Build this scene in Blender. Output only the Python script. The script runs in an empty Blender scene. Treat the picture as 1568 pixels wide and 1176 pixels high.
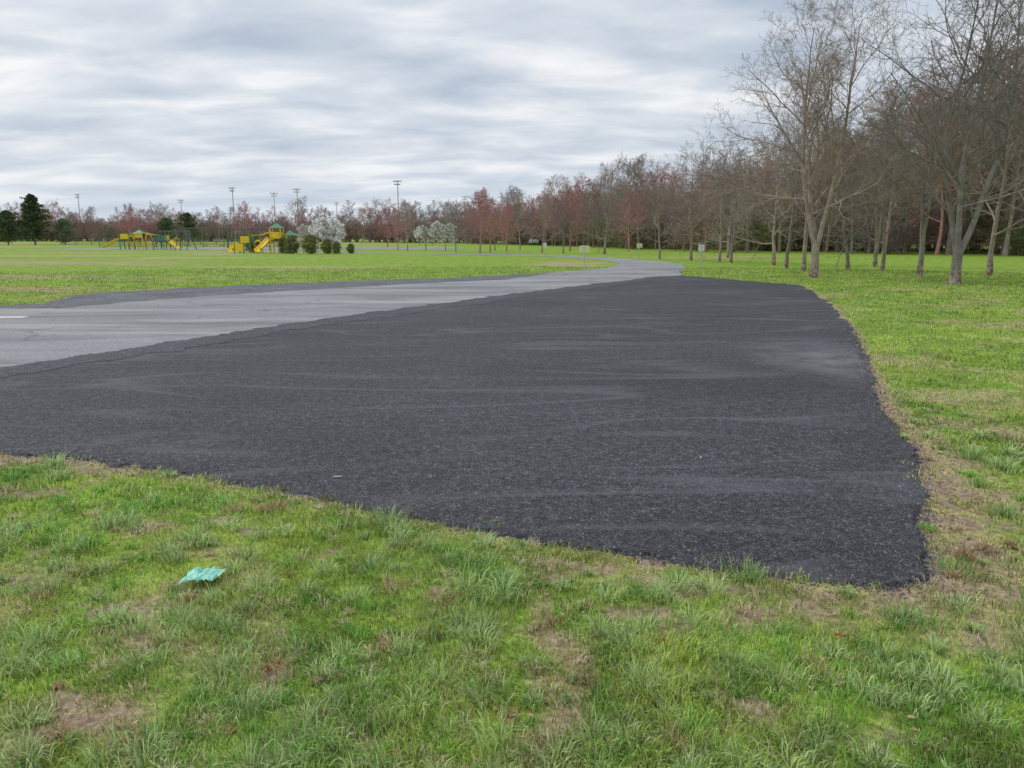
import bpy, bmesh, math, random
import numpy as np
from mathutils import Vector, Matrix
from mathutils.geometry import tessellate_polygon

random.seed(7)
RNG = np.random.default_rng(11)
scene = bpy.context.scene
COL = scene.collection

# ------------------------------------------------------------------ helpers
def link(o, parent=None):
    COL.objects.link(o)
    if parent is not None:
        o.parent = parent
    return o

def empty(name, loc=(0, 0, 0), rotz=0.0):
    e = bpy.data.objects.new(name, None)
    e.empty_display_size = 0.3
    e.location = loc
    e.rotation_euler = (0, 0, rotz)
    return link(e)

def table(n):
    r = np.random.default_rng(n)
    return r.random((256, 256))
_T = {}
def vnoise(x, y, seed=0):
    if seed not in _T:
        _T[seed] = table(seed + 100)
    T = _T[seed]
    xi = np.floor(x).astype(np.int64); yi = np.floor(y).astype(np.int64)
    fx = x - xi; fy = y - yi
    fx = fx * fx * (3 - 2 * fx); fy = fy * fy * (3 - 2 * fy)
    a = T[xi & 255, yi & 255]; b = T[(xi + 1) & 255, yi & 255]
    c = T[xi & 255, (yi + 1) & 255]; d = T[(xi + 1) & 255, (yi + 1) & 255]
    return (a * (1 - fx) + b * fx) * (1 - fy) + (c * (1 - fx) + d * fx) * fy
def fbm(x, y, seed=0, o=4):
    s = 0; a = 0.5; t = 0
    for i in range(o):
        s = s + a * vnoise(x * 2 ** i + 17.3 * i, y * 2 ** i + 5.1 * i, seed + i)
        t += a; a *= 0.5
    return s / t

# ------------------------------------------------------------------ node helpers
def new_mat(name):
    m = bpy.data.materials.new(name)
    m.use_nodes = True
    nt = m.node_tree
    return m, nt, nt.nodes["Principled BSDF"]
def N(nt, typ, **kw):
    n = nt.nodes.new(typ)
    for k, v in kw.items():
        setattr(n, k, v)
    return n
def noise(nt, scale, detail=4, rough=0.55, vec=None, dist=0.0):
    n = N(nt, "ShaderNodeTexNoise")
    n.inputs["Scale"].default_value = scale
    n.inputs["Detail"].default_value = detail
    n.inputs["Roughness"].default_value = rough
    n.inputs["Distortion"].default_value = dist
    if vec is not None:
        nt.links.new(vec, n.inputs["Vector"])
    return n.outputs["Fac"]
def ramp(nt, fac, stops):
    r = N(nt, "ShaderNodeValToRGB")
    el = r.color_ramp.elements
    while len(el) < len(stops):
        el.new(0.5)
    for e, (p, c) in zip(el, stops):
        e.position = p
        e.color = (*c, 1) if not isinstance(c, (int, float)) else (c, c, c, 1)
    nt.links.new(fac, r.inputs["Fac"])
    return r.outputs["Color"]
def mix(nt, fac, a, b, blend='MIX'):
    m = N(nt, "ShaderNodeMix", data_type='RGBA', blend_type=blend)
    for idx, v in ((0, fac), (6, a), (7, b)):
        sock = m.inputs[idx]
        if isinstance(v, (int, float)):
            sock.default_value = float(v) if idx == 0 else (v, v, v, 1)
        elif isinstance(v, tuple):
            sock.default_value = (*v, 1)
        else:
            nt.links.new(v, sock)
    return m.outputs[2]
def mapping(nt, scale=(1, 1, 1), rot=(0, 0, 0), loc=(0, 0, 0)):
    tc = N(nt, "ShaderNodeNewGeometry")
    mp = N(nt, "ShaderNodeMapping")
    mp.inputs["Scale"].default_value = scale
    mp.inputs["Rotation"].default_value = rot
    mp.inputs["Location"].default_value = loc
    nt.links.new(tc.outputs["Position"], mp.inputs["Vector"])
    return mp.outputs["Vector"]
def bump(nt, bsdf, h, strength, dist):
    b = N(nt, "ShaderNodeBump")
    b.inputs["Strength"].default_value = strength
    b.inputs["Distance"].default_value = dist
    nt.links.new(h, b.inputs["Height"])
    nt.links.new(b.outputs["Normal"], bsdf.inputs["Normal"])

def simple_mat(name, col, rough=0.6, var=0.12, scale=6.0, metal=0.0):
    m, nt, b = new_mat(name)
    tc = N(nt, "ShaderNodeTexCoord")
    f = noise(nt, scale, 3, 0.6, tc.outputs["Object"])
    lo = tuple(c * (1 - var) for c in col); hi = tuple(min(1, c * (1 + var)) for c in col)
    c = ramp(nt, f, [(0.3, lo), (0.7, hi)])
    nt.links.new(c, b.inputs["Base Color"])
    b.inputs["Roughness"].default_value = rough
    b.inputs["Metallic"].default_value = metal
    return m

# ------------------------------------------------------------------ materials
def chip_asphalt(name, tone, tint=(1, 1.02, 1.19), with_marks=True):
    m, nt, b = new_mat(name)
    P = mapping(nt)
    vo = N(nt, "ShaderNodeTexVoronoi"); vo.inputs["Scale"].default_value = 88
    nt.links.new(P, vo.inputs["Vector"])
    sepc = N(nt, "ShaderNodeSeparateColor"); nt.links.new(vo.outputs["Color"], sepc.inputs[0])
    def t(v): return (v * tone * tint[0], v * tone * tint[1], v * tone * tint[2])
    base = ramp(nt, sepc.outputs[0], [(0.0, t(.45)), (0.55, t(.92)), (0.88, t(1.45)), (0.985, t(2.1))])
    gap = ramp(nt, vo.outputs["Distance"], [(0.25, 1.0), (0.62, 0.30)])
    base = mix(nt, 1.0, base, gap, 'MULTIPLY')
    g1 = ramp(nt, noise(nt, 15, 4, 0.8, P), [(0.36, 0.55), (0.5, 1.0), (0.64, 1.6)])
    base = mix(nt, 1.0, base, g1, 'MULTIPLY')
    g2 = ramp(nt, noise(nt, 0.5, 5, 0.65, mapping(nt, (0.55, 1.0, 1), (0, 0, math.radians(-25))), 0.3), [(0.32, 0.80), (0.68, 1.25)])
    base = mix(nt, 1.0, base, g2, 'MULTIPLY')
    if with_marks:
        for sc, rot, off in ((0.75, 10, 0), (0.6, -16, 31)):
            n_ = noise(nt, sc, 1, 0.4, mapping(nt, (0.28, 1.25, 1), (0, 0, math.radians(rot)), (off, off, 0)), 0.6)
            line = ramp(nt, n_, [(0.48, 0.0), (0.505, 1.0), (0.515, 0.8), (0.545, 0.0)])
            msk = ramp(nt, noise(nt, 0.35, 2, 0.5, mapping(nt, loc=(off + 9, 0, 0))), [(0.43, 0.0), (0.6, 0.42)])
            base = mix(nt, mix(nt, 1.0, line, msk, 'MULTIPLY'), base, (0.150, 0.152, 0.170))
        dn = N(nt, "ShaderNodeVectorMath", operation='LENGTH')
        nt.links.new(mapping(nt, (0.8, 0.42, 0), loc=(-3.35, -4.2, 0)), dn.inputs[0])
        dd = ramp(nt, dn.outputs["Value"], [(0.1, 0.75), (0.95, 0.0)])
        dd = mix(nt, 1.0, dd, ramp(nt, noise(nt, 1.5, 4, 0.7, P), [(0.35, 0.2), (0.6, 1.0)]), 'MULTIPLY')
        base = mix(nt, dd, base, (0.21, 0.21, 0.225))
    nt.links.new(base, b.inputs["Base Color"])
    b.inputs["Roughness"].default_value = 0.8
    b.inputs["Specular IOR Level"].default_value = 0.4
    inv = N(nt, "ShaderNodeMath", operation='SUBTRACT'); inv.inputs[0].default_value = 1.0
    nt.links.new(vo.outputs["Distance"], inv.inputs[1])
    bump(nt, b, inv.outputs[0], 0.7, 0.008)
    return m
m_new = chip_asphalt("new_asphalt_mat", 0.094)
m_seam = chip_asphalt("seam_asphalt_mat", 0.122, (1.04, 0.98, 1.25), False)

m_old, nt, b = new_mat("old_asphalt_mat")
P = mapping(nt)
fine = noise(nt, 30, 4, 0.85, P)
base = ramp(nt, fine, [(0.34, (0.15, 0.152, 0.162)), (0.66, (0.39, 0.392, 0.41))])
big = ramp(nt, noise(nt, 0.5, 4, 0.6, mapping(nt, (0.45, 1.2, 1), (0, 0, 0.15)), 0.4), [(0.36, 0.74), (0.5, 0.98), (0.64, 1.18)])
base = mix(nt, 1.0, base, big, 'MULTIPLY')
wn = N(nt, "ShaderNodeTexNoise"); wn.inputs["Scale"].default_value = 1.0; nt.links.new(P, wn.inputs["Vector"])
addv = N(nt, "ShaderNodeVectorMath", operation='MULTIPLY_ADD')
nt.links.new(wn.outputs["Color"], addv.inputs[0]); addv.inputs[1].default_value = (1.6, 1.6, 0); nt.links.new(P, addv.inputs[2])
vo = N(nt, "ShaderNodeTexVoronoi", feature='DISTANCE_TO_EDGE'); vo.inputs["Scale"].default_value = 0.25
nt.links.new(addv.outputs[0], vo.inputs["Vector"])
crack = ramp(nt, vo.outputs["Distance"], [(0.003, 1.0), (0.012, 0.0)])
cm = ramp(nt, noise(nt, 0.4, 2, 0.5, P), [(0.44, 0.0), (0.58, 0.6)])
base = mix(nt, mix(nt, 1.0, crack, cm, 'MULTIPLY'), base, (0.10, 0.10, 0.10))
dust = ramp(nt, noise(nt, 0.6, 3, 0.5, mapping(nt, (0.25, 2.0, 1), (0, 0, 0.1)), 0.3), [(0.54, 0.0), (0.62, 0.45)])
base = mix(nt, dust, base, (0.44, 0.43, 0.41))
nt.links.new(base, b.inputs["Base Color"]); b.inputs["Roughness"].default_value = 0.9
b.inputs["Specular IOR Level"].default_value = 0.25
bump(nt, b, fine, 0.5, 0.01)

m_gravel, nt, b = new_mat("gravel_mat")
P = mapping(nt)
f = noise(nt, 7, 7, 0.85, P)
base = ramp(nt, f, [(0.34, (0.045, 0.048, 0.058)), (0.53, (0.16, 0.163, 0.18)), (0.68, (0.36, 0.36, 0.37))])
g = ramp(nt, noise(nt, 0.8, 4, 0.6, P), [(0.35, 0.7), (0.7, 1.15)])
base = mix(nt, 1.0, base, g, 'MULTIPLY')
nt.links.new(base, b.inputs["Base Color"]); b.inputs["Roughness"].default_value = 0.95
bump(nt, b, f, 0.8, 0.03)

m_ground, nt, b = new_mat("grass_ground_mat")
P = mapping(nt)
n2 = noise(nt, 1.6, 5, 0.7, P)
n3 = noise(nt, 22, 4, 0.75, P)
green = ramp(nt, n2, [(0.33, (0.155, 0.255, 0.038)), (0.5, (0.25, 0.385, 0.055)), (0.67, (0.37, 0.49, 0.085))])
fg = ramp(nt, n3, [(0.35, 0.50), (0.5, 0.92), (0.66, 1.4)])
green = mix(nt, 1.0, green, fg, 'MULTIPLY')
dry = mix(nt, 1.0, (0.45, 0.385, 0.20), fg, 'MULTIPLY')
att = N(nt, "ShaderNodeAttribute"); att.attribute_name = "dryness"
soil = N(nt, "ShaderNodeAttribute"); soil.attribute_name = "soil"
dm = N(nt, "ShaderNodeMath", operation='MULTIPLY_ADD'); nt.links.new(n2, dm.inputs[0]); dm.inputs[1].default_value = 0.9
nt.links.new(att.outputs["Fac"], dm.inputs[2])
dfac = ramp(nt, dm.outputs[0], [(0.60, 0.0), (1.05, 1.0)])
c = mix(nt, dfac, green, dry)
sc = ramp(nt, n3, [(0.33, (0.16, 0.112, 0.078)), (0.67, (0.47, 0.36, 0.265))])
c = mix(nt, soil.outputs["Fac"], c, sc)
nt.links.new(c, b.inputs["Base Color"]); b.inputs["Roughness"].default_value = 0.95
b.inputs["Specular IOR Level"].default_value = 0.1
bump(nt, b, n3, 0.8, 0.03)

m_blade, nt, b = new_mat("grass_blade_mat")
at = N(nt, "ShaderNodeAttribute"); at.attribute_name = "tint"
nt.links.new(at.outputs["Color"], b.inputs["Base Color"])
b.inputs["Roughness"].default_value = 0.38
b.inputs["Specular IOR Level"].default_value = 0.55
tr = N(nt, "ShaderNodeBsdfTranslucent"); nt.links.new(at.outputs["Color"], tr.inputs["Color"])
ms = N(nt, "ShaderNodeMixShader"); ms.inputs[0].default_value = 0.32
out = nt.nodes["Material Output"]
nt.links.new(b.outputs[0], ms.inputs[1]); nt.links.new(tr.outputs[0], ms.inputs[2]); nt.links.new(ms.outputs[0], out.inputs[0])

def bark_mat(name, dark, light, mottled=False):
    m, nt, b = new_mat(name)
    tc = N(nt, "ShaderNodeTexCoord")
    f = noise(nt, 3.0, 3, 0.7, tc.outputs["Object"])
    c = ramp(nt, f, [(0.3, dark), (0.7, light)])
    oi = N(nt, "ShaderNodeObjectInfo")
    v = ramp(nt, oi.outputs["Random"], [(0.0, (0.76, 0.78, 0.80)), (0.5, (1.0, 0.97, 0.96)), (1.0, (1.28, 1.17, 1.14))])
    c = mix(nt, 1.0, c, v, 'MULTIPLY')
    if mottled:
        sx = N(nt, "ShaderNodeSeparateXYZ"); nt.links.new(tc.outputs["Object"], sx.inputs[0])
        low = ramp(nt, sx.outputs["Z"], [(0.0, 0.85), (1.0, 0.0)])
        patch = ramp(nt, noise(nt, 7, 3, 0.6, tc.outputs["Object"]), [(0.47, (0.20, 0.09, 0.06)), (0.53, (0.46, 0.40, 0.32))])
        c = mix(nt, low, c, patch)
    nt.links.new(c, b.inputs["Base Color"]); b.inputs["Roughness"].default_value = 0.85
    b.inputs["Specular IOR Level"].default_value = 0.2
    return m
m_bark = bark_mat("bark_grey_mat", (0.20, 0.172, 0.15), (0.41, 0.36, 0.32), True)
m_barkf = bark_mat("bark_forest_mat", (0.23, 0.185, 0.165), (0.43, 0.36, 0.33))
m_barkr = bark_mat("bark_red_mat", (0.33, 0.175, 0.17), (0.50, 0.29, 0.28))
m_barkw = bark_mat("bark_brown_mat", (0.23, 0.175, 0.14), (0.42, 0.32, 0.26))
m_budr = simple_mat("red_bud_mat", (0.55, 0.22, 0.22), 0.7, 0.3)
m_blos = simple_mat("blossom_mat", (0.82, 0.82, 0.76), 0.7, 0.10)
m_under = bark_mat("undergrowth_green_mat", (0.13, 0.17, 0.06), (0.28, 0.32, 0.14))
m_pine = bark_mat("pine_needle_mat", (0.070, 0.115, 0.055), (0.17, 0.23, 0.12))
m_shrub = bark_mat("shrub_needle_mat", (0.13, 0.18, 0.06), (0.34, 0.34, 0.14))
m_yel = simple_mat("yellow_plastic_mat", (0.88, 0.60, 0.02), 0.4, 0.08)
m_grn = simple_mat("green_plastic_mat", (0.05, 0.24, 0.11), 0.45, 0.1)
m_dark = simple_mat("dark_steel_mat", (0.09, 0.095, 0.11), 0.5, 0.2)
m_galv = simple_mat("galvanised_steel_mat", (0.50, 0.52, 0.54), 0.5, 0.1)
m_white = simple_mat("white_paint_mat", (0.80, 0.81, 0.81), 0.5, 0.05)
m_carp = simple_mat("car_paint_mat", (0.55, 0.56, 0.57), 0.4, 0.05)
m_signy = simple_mat("sign_yellow_mat", (0.80, 0.78, 0.45), 0.5, 0.06)
m_glass = simple_mat("car_glass_mat", (0.03, 0.035, 0.04), 0.15, 0.1)
m_rub = simple_mat("rubber_mat", (0.02, 0.02, 0.02), 0.8, 0.2)
m_teal = simple_mat("teal_plastic_mat", (0.36, 0.74, 0.62), 0.45, 0.15, 30)
m_redl = simple_mat("red_plastic_mat", (0.6, 0.04, 0.03), 0.4, 0.1)
m_leaf = simple_mat("dry_leaf_mat", (0.42, 0.30, 0.18), 0.8, 0.35, 20)
m_stone = simple_mat("stone_mat", (0.11, 0.11, 0.125), 0.85, 0.6, 9)
m_pale = simple_mat("pale_stone_mat", (0.34, 0.33, 0.32), 0.85, 0.4, 9)
m_fence = simple_mat("fence_mat", (0.14, 0.11, 0.115), 0.6, 0.2)

m_line, nt, b = new_mat("road_paint_mat")
f = noise(nt, 12, 5, 0.7, mapping(nt))
nt.links.new(ramp(nt, f, [(0.38, (0.5, 0.5, 0.5)), (0.55, (0.8, 0.8, 0.79))]), b.inputs["Base Color"])
b.inputs["Roughness"].default_value = 0.8

# ------------------------------------------------------------------ road outlines (metres)
near_edge = [(-60, 12.5), (-12, 6.9), (-7.5, 6.15), (-5.55, 5.86), (-3.858, 5.627), (-3.03, 5.453), (-2.443, 5.21), (-1.741, 4.889),
             (-1.157, 4.603), (-0.544, 4.25), (0.057, 3.963), (0.59, 3.735), (1.017, 3.575), (1.438, 3.413), (1.80, 3.355), (1.97, 3.45)]
right_edge = [(2.17, 3.89), (2.554, 4.628), (2.969, 5.504), (3.258, 6.396), (3.511, 7.305), (4.476, 9.611), (6.091, 13.92),
              (7.686, 18.76), (9.578, 25.87)]
back_edge = [(8.641, 28.15), (7.086, 32.42)]
lane_right = [(7.7, 36.0), (9.03, 40.6), (9.89, 45.35), (9.86, 50.0), (8.87, 54.2), (7.45, 59.1), (5.2, 65.0), (0.95, 71.0), (-5.3, 75.0), (-20, 80)]
lane_left = [(-20, 76.5), (-7, 71), (-1.9, 67), (3.47, 62.9), (5.48, 56.5), (6.47, 51.3), (6.36, 46.4), (4.85, 39.8), (1.95, 35.4)]
old_far = [(-0.1, 29.4), (-3.03, 27.0), (-6.55, 23.3), (-9.06, 20.1), (-10.2, 17.4), (-14, 17.5), (-60, 21)]
road_poly = near_edge + right_edge + back_edge + lane_right + lane_left + old_far
bound = [(5.68, 31.35), (4.22, 28.57), (0.9, 23.35), (-1.37, 19.33), (-3.09, 16.33), (-4.49, 13.42), (-5.5, 11.05), (-6.29, 9.37), (-6.97, 8.24), (-8.2, 6.25)]
new_poly = near_edge[2:] + right_edge + back_edge + bound
gravel_out = [(-14, 18.0), (-11.3, 18.6), (-12.4, 21.5), (-9.98, 24.9), (-6.6, 28.2), (-2.1, 30.8), (0.44, 33.6), (1.95, 35.6)]
gravel_poly = gravel_out + [(2.6, 34.5), (0.5, 28.5), (-3, 26), (-6, 22), (-8.5, 19), (-10, 16.5), (-14, 17)]

def densify(poly, amp=0.02, seed=3, jit=0.0):
    out = []
    n = len(poly)
    r = random.Random(seed)
    for i in range(n):
        a = np.array(poly[i], float); c = np.array(poly[(i + 1) % n], float)
        L = np.linalg.norm(c - a)
        d = max(2.5, np.linalg.norm((a + c) / 2))
        step = max(0.014, 0.0045 * d)
        k = max(1, int(L / step))
        nrm = np.array([-(c - a)[1], (c - a)[0]]) / max(L, 1e-6)
        for j in range(k):
            p = a + (c - a) * j / k
            s = max(1.0, d / 7)
            q = (fbm(np.array([p[0] * 3.1 / s ** 0.5]), np.array([p[1] * 3.1 / s ** 0.5]), seed, 5)[0] - 0.5)
            q2 = (vnoise(np.array([p[0] * 14 / s]), np.array([p[1] * 14 / s]), seed + 9)[0] - 0.5)
            out.append(tuple(p + nrm * ((q * amp * 5 + q2 * amp * 1.6) * min(s, 2.5) + r.uniform(-1, 1) * jit * min(s, 3))))
    return out

def flat_sheet(name, poly, z, mat, skirt=0.0):
    tris = [tuple(t) for t in tessellate_polygon([[Vector((x, y, 0)) for x, y in poly]])]
    V = [(x, y, z) for x, y in poly]; F = list(tris); n = len(poly)
    area = sum(poly[i][0] * poly[(i + 1) % n][1] - poly[(i + 1) % n][0] * poly[i][1] for i in range(n))
    sg = 1 if area > 0 else -1
    if skirt:
        # crumbled margin that slopes down into the soil
        r = random.Random(5)
        for i in range(n):
            a, c = poly[i - 6], poly[(i + 6) % n]
            dx, dy = c[0] - a[0], c[1] - a[1]; l = math.hypot(dx, dy) or 1
            w = skirt * r.uniform(.4, 1.5)
            V.append((poly[i][0] + sg * dy / l * w, poly[i][1] - sg * dx / l * w, -0.012))
        for i in range(n):
            j = (i + 1) % n
            F.append((i, n + i, n + j, j))
    me = bpy.data.meshes.new(name)
    me.from_pydata(V, [], F)
    me.materials.append(mat)
    me.update()
    bm = bmesh.new(); bm.from_mesh(me)
    for f in bm.faces:
        if f.normal.z < 0: f.normal_flip()
    bm.to_mesh(me); bm.free()
    return link(bpy.data.objects.new(name, me))

ZN = 0.010
road_d = densify(road_poly, 0.025, 3, 0.004)
new_d = densify(new_poly, 0.025, 3, 0.006)
grav_d = densify(gravel_poly, 0.07, 5, 0.01)
flat_sheet("gravel_shoulder", grav_d, 0.002, m_gravel)
flat_sheet("old_asphalt_road", road_d, 0.006, m_old)
flat_sheet("new_asphalt_pavement", new_d, ZN, m_new, 0.045)
seam_in = [(5.75, 30.4), (4.5, 27.6), (1.35, 22.3), (-0.95, 18.3), (-2.65, 15.4), (-4.0, 12.7), (-5.0, 10.4), (-5.75, 8.9), (-6.3, 7.9), (-7.2, 6.6)]
flat_sheet("asphalt_seam_strip", densify(seam_in[::-1] + bound[:-1], 0.05, 8, 0.03), 0.014, m_seam)
flat_sheet("painted_line", densify([(-16, 15.05), (-9.75, 15.35), (-9.75, 15.62), (-16, 15.32)], 0.004, 6), 0.011, m_line)
flat_sheet("distant_parking_lot", densify([(-60, 97), (-24, 92), (-9, 100), (-6, 112), (-26, 118), (-60, 108)], 0.05, 6), 0.006, m_old)

def pip(x, y, poly):
    P_ = np.array(poly); res = np.zeros(x.shape, bool)
    bb = (x > P_[:, 0].min()) & (x < P_[:, 0].max()) & (y > P_[:, 1].min()) & (y < P_[:, 1].max())
    xx, yy = x[bb], y[bb]
    inside = np.zeros(xx.shape, bool)
    n = len(poly)
    order = np.argsort(yy); ys_ = yy[order]; xs_ = xx[order]; ins = np.zeros(len(ys_), bool)
    for i in range(n):
        x1, y1 = poly[i]; x2, y2 = poly[(i + 1) % n]
        if y1 == y2: continue
        lo, hi = (y1, y2) if y1 < y2 else (y2, y1)
        a = np.searchsorted(ys_, lo, 'left'); c = np.searchsorted(ys_, hi, 'left')
        if c > a:
            ins[a:c] ^= xs_[a:c] < (x2 - x1) * (ys_[a:c] - y1) / (y2 - y1) + x1
    inside[order] = ins
    res[bb] = inside
    return res
def edist(x, y, line):
    d = np.full(x.shape, 1e9)
    for (x1, y1), (x2, y2) in zip(line[:-1], line[1:]):
        dx, dy = x2 - x1, y2 - y1
        t = np.clip(((x - x1) * dx + (y - y1) * dy) / (dx * dx + dy * dy), 0, 1)
        d = np.minimum(d, np.hypot(x - x1 - t * dx, y - y1 - t * dy))
    return d

PATCH = [(0.17, 2.75, 0.08, 0.42, 0.75, 1.0), (0.12, 2.3, 0.10, 0.25, 0.7, 0.9), (-1.5, 2.35, 0.24, 0.14, 0.9, 0.9), (-1.46, 2.87, 0.18, 0.09, 0.9, 0.9),
         (1.1, 3.05, 0.24, 0.12, 1.2, 0.6), (2.85, 4.63, 0.34, 0.24, 1.3, 0.8), (2.38, 3.8, 0.20, 0.20, 1.4, 0.6), (-0.98, 3.74, 0.10, 0.06, 1.1, 0.5),
         (0.85, 2.5, 0.1, 0.13, 1.0, 0.5), (3.2, 5.3, 0.2, 0.25, 0.8, 0.7), (2.65, 4.2, 0.25, 0.18, 1.2, 0.7), (0.3, 3.55, 0.25, 0.08, 0.9, 0.7),
         (1.9, 2.9, 0.25, 0.10, 0.7, 0.6), (-2.4, 3.1, 0.12, 0.07, 0.7, 0.6), (0.95, 3.35, 0.45, 0.06, 0.9, 0.8), (-0.5, 2.2, .12, .07, .9, .6), (1.25, 2.25, .10, .07, 1.0, .5),
         (-2.0, 4.1, .2, .06, .8, .6), (2.3, 3.3, .2, .1, .9, .6)]
def masks(x, y):
    soil = np.zeros(x.shape); dry = np.zeros(x.shape)
    wx = x + (fbm(x * 5, y * 5, 40, 4) - 0.5) * 0.34
    wy = y + (fbm(x * 5, y * 5, 50, 4) - 0.5) * 0.34
    for px, py, rx, ry, s, dd in PATCH:
        g = np.exp(-((wx - px) / rx) ** 2 - ((wy - py) / ry) ** 2)
        soil = np.maximum(soil, g * s * 1.15); dry = np.maximum(dry, np.sqrt(g) * dd * .8)
    e1 = edist(x, y, near_edge)
    nse = fbm(x * 1.7, y * 1.7, 60, 4)
    nsf = fbm(x * 6, y * 6, 64, 3)
    soil = np.maximum(soil, np.clip(1.9 - e1 / (0.04 + 0.34 * np.clip(nse - 0.3, 0.0, 1) * nsf * 2), 0, 1.3))
    dry = np.maximum(dry, np.exp(-(e1 / 0.30) ** 2) * 0.8 * nse * 1.5)
    e2 = edist(x, y, [(1.97, 3.45)] + right_edge)
    near = np.clip(1.25 - y / 7.5, 0, 1)
    soil = np.maximum(soil, np.clip(1.7 - e2 / (0.06 + 0.65 * near * np.clip(nse - 0.22, 0.02, 1) * nsf * 2), 0, 1.3))
    dry = np.maximum(dry, np.exp(-(e2 / (0.14 + 0.55 * near)) ** 2) * 0.75)
    f = fbm(x * 0.08, y * 0.20, 70, 5)
    left = np.clip((-x - 2) / 8, 0, 1) * np.clip((y - 16) / 6, 0, 1)
    dry = np.maximum(dry, np.clip((f - 0.47) * 5, 0, 1) * left * 0.55)
    f2 = fbm(x * 0.25, y * 0.6, 75, 4)
    for px, py, rx, ry, s, dd in [(-33, 50, 11, 5, .5, 0.95), (-19, 31, 6, 1.6, .3, .9), (3.5, 47, 2.6, 5, .4, .9), (-14, 24, 3, 1.2, .2, .7), (16, 62, 9, 3, .25, .7),
                                  (-45, 76, 16, 3, .1, .5), (12.5, 31, 1.3, .9, .3, .5), (15, 27, 1.3, .8, .3, .5), (5.0, 10.2, .5, 1.2, .0, .5)]:
        g = np.exp(-((x - px) / rx) ** 2 - ((y - py) / ry) ** 2) * np.clip(f2 * 2.4 - .3, 0, 1)
        soil = np.maximum(soil, g * s); dry = np.maximum(dry, g * dd)
    g2 = fbm(x * 0.9, y * 0.9, 80, 4)
    dry = np.maximum(dry, np.clip((g2 - 0.54) * 3.5, 0, 0.45) * (y < 25))
    sp = fbm(x * 3.2, y * 3.2, 84, 4)
    soil = np.maximum(soil, np.clip((sp - 0.66) * 9, 0, .9) * (y < 12))
    m = np.clip((fbm(x * 9, y * 9, 90, 4) - 0.30) * 4.0, 0, 1)
    soil = np.clip(soil * m, 0, 1)
    return soil, np.clip(dry, 0, 1)

# ------------------------------------------------------------------ ground sheet
def axis(lo, hi, fl, fh, st, gr=1.09):
    c = list(np.arange(fl, fh, st))
    s = st; v = c[-1]
    while v < hi:
        s *= gr; v += s; c.append(v)
    s = st; v = c[0]; pre = []
    while v > lo:
        s *= gr; v -= s; pre.append(v)
    return np.array(pre[::-1] + c)
xs = axis(-2500, 2500, -3.2, 3.6, 0.025, 1.04); ys = axis(-200, 3000, 1.8, 5.8, 0.025, 1.03)
GX, GY = np.meshgrid(xs, ys)
gx = GX.ravel(); gy = GY.ravel()
soil, dry = masks(gx, gy)
gz = -0.006 + 0.012 * (fbm(gx * 2.2, gy * 2.2, 20, 4) - 0.3)
gz = np.minimum(gz, -0.002) - soil * 0.003
me = bpy.data.meshes.new("grass_ground")
nx, ny = len(xs), len(ys)
me.vertices.add(nx * ny)
me.vertices.foreach_set("co", np.stack([gx, gy, gz], 1).astype(np.float32).ravel())
ii, jj = np.meshgrid(np.arange(nx - 1), np.arange(ny - 1))
q = (jj * nx + ii).ravel()
quads = np.stack([q, q + 1, q + 1 + nx, q + nx], 1)
nf = len(quads)
me.loops.add(nf * 4); me.loops.foreach_set("vertex_index", quads.ravel().astype(np.int32))
me.polygons.add(nf); me.polygons.foreach_set("loop_start", (np.arange(nf) * 4).astype(np.int32))
me.update(calc_edges=True)
for nm, v in (("soil", soil), ("dryness", dry)):
    a = me.attributes.new(nm, 'FLOAT', 'POINT'); a.data.foreach_set("value", v.astype(np.float32))
me.polygons.foreach_set("use_smooth", np.ones(nf, bool))
me.materials.append(m_ground)
link(bpy.data.objects.new("grass_ground", me))

# ------------------------------------------------------------------ grass blades
def blades(n):
    d = np.exp(RNG.uniform(math.log(1.8), math.log(42), n))
    th = RNG.uniform(-0.72, 0.72, n)
    x = d * np.sin(th); y = d * np.cos(th)
    inr = pip(x, y, road_d)
    e = edist(x, y, near_edge[2:] + right_edge)
    creep = inr & (e < 0.12 * (fbm(x * 6, y * 6, 300, 3) * 2 - 0.65)) & (RNG.random(n) < 0.6)
    off = (~inr | creep) & ~pip(x, y, grav_d)
    x, y, d = x[off], y[off], d[off]
    soil, dry = masks(x, y)
    clump = fbm(x * 9, y * 9, 130, 3)
    n = len(x)
    keep = (RNG.random(n) > soil * 1.0) & (RNG.random(n) < np.clip(0.25 + 2.0 * (clump - 0.3), 0.15, 1))
    return x[keep], y[keep], d[keep], soil[keep], dry[keep]
x, y, d, soil, dry = blades(820000)
n = len(x)
lenn = fbm(x * 4, y * 4, 150, 3)
L = (0.014 + 0.085 * np.clip(lenn - 0.25, 0, 1)) * RNG.uniform(0.45, 1.4, n) * (1 - 0.5 * dry) * np.clip(1 + (d - 10) * 0.02, 1, 1.5)
W = 0.0031 * RNG.uniform(0.65, 1.4, n) * np.maximum(1, (d / 3.2) ** 0.85)
la = fbm(x * 2.5, y * 2.5, 160, 2) * 12 + RNG.normal(0, 1.3, n)
lean = RNG.uniform(0.2, 1.5, n)
bright = RNG.uniform(0.5, 1.55, n)
big = fbm(x * 0.8, y * 0.8, 170, 4)
mid = fbm(x * 3.5, y * 3.5, 175, 3)
isdry = RNG.random(n) < (0.12 + 0.7 * dry * dry + 0.25 * dry)
hue = np.clip((fbm(x * 1.6, y * 1.6, 180, 3) - 0.3) * 2.2 + RNG.normal(0, 0.25, n), 0, 1)
g1 = np.array([0.235, 0.410, 0.080]); g2 = np.array([0.50, 0.61, 0.115])
colr = g1[None] * (1 - hue[:, None]) + g2[None] * hue[:, None]
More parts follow.
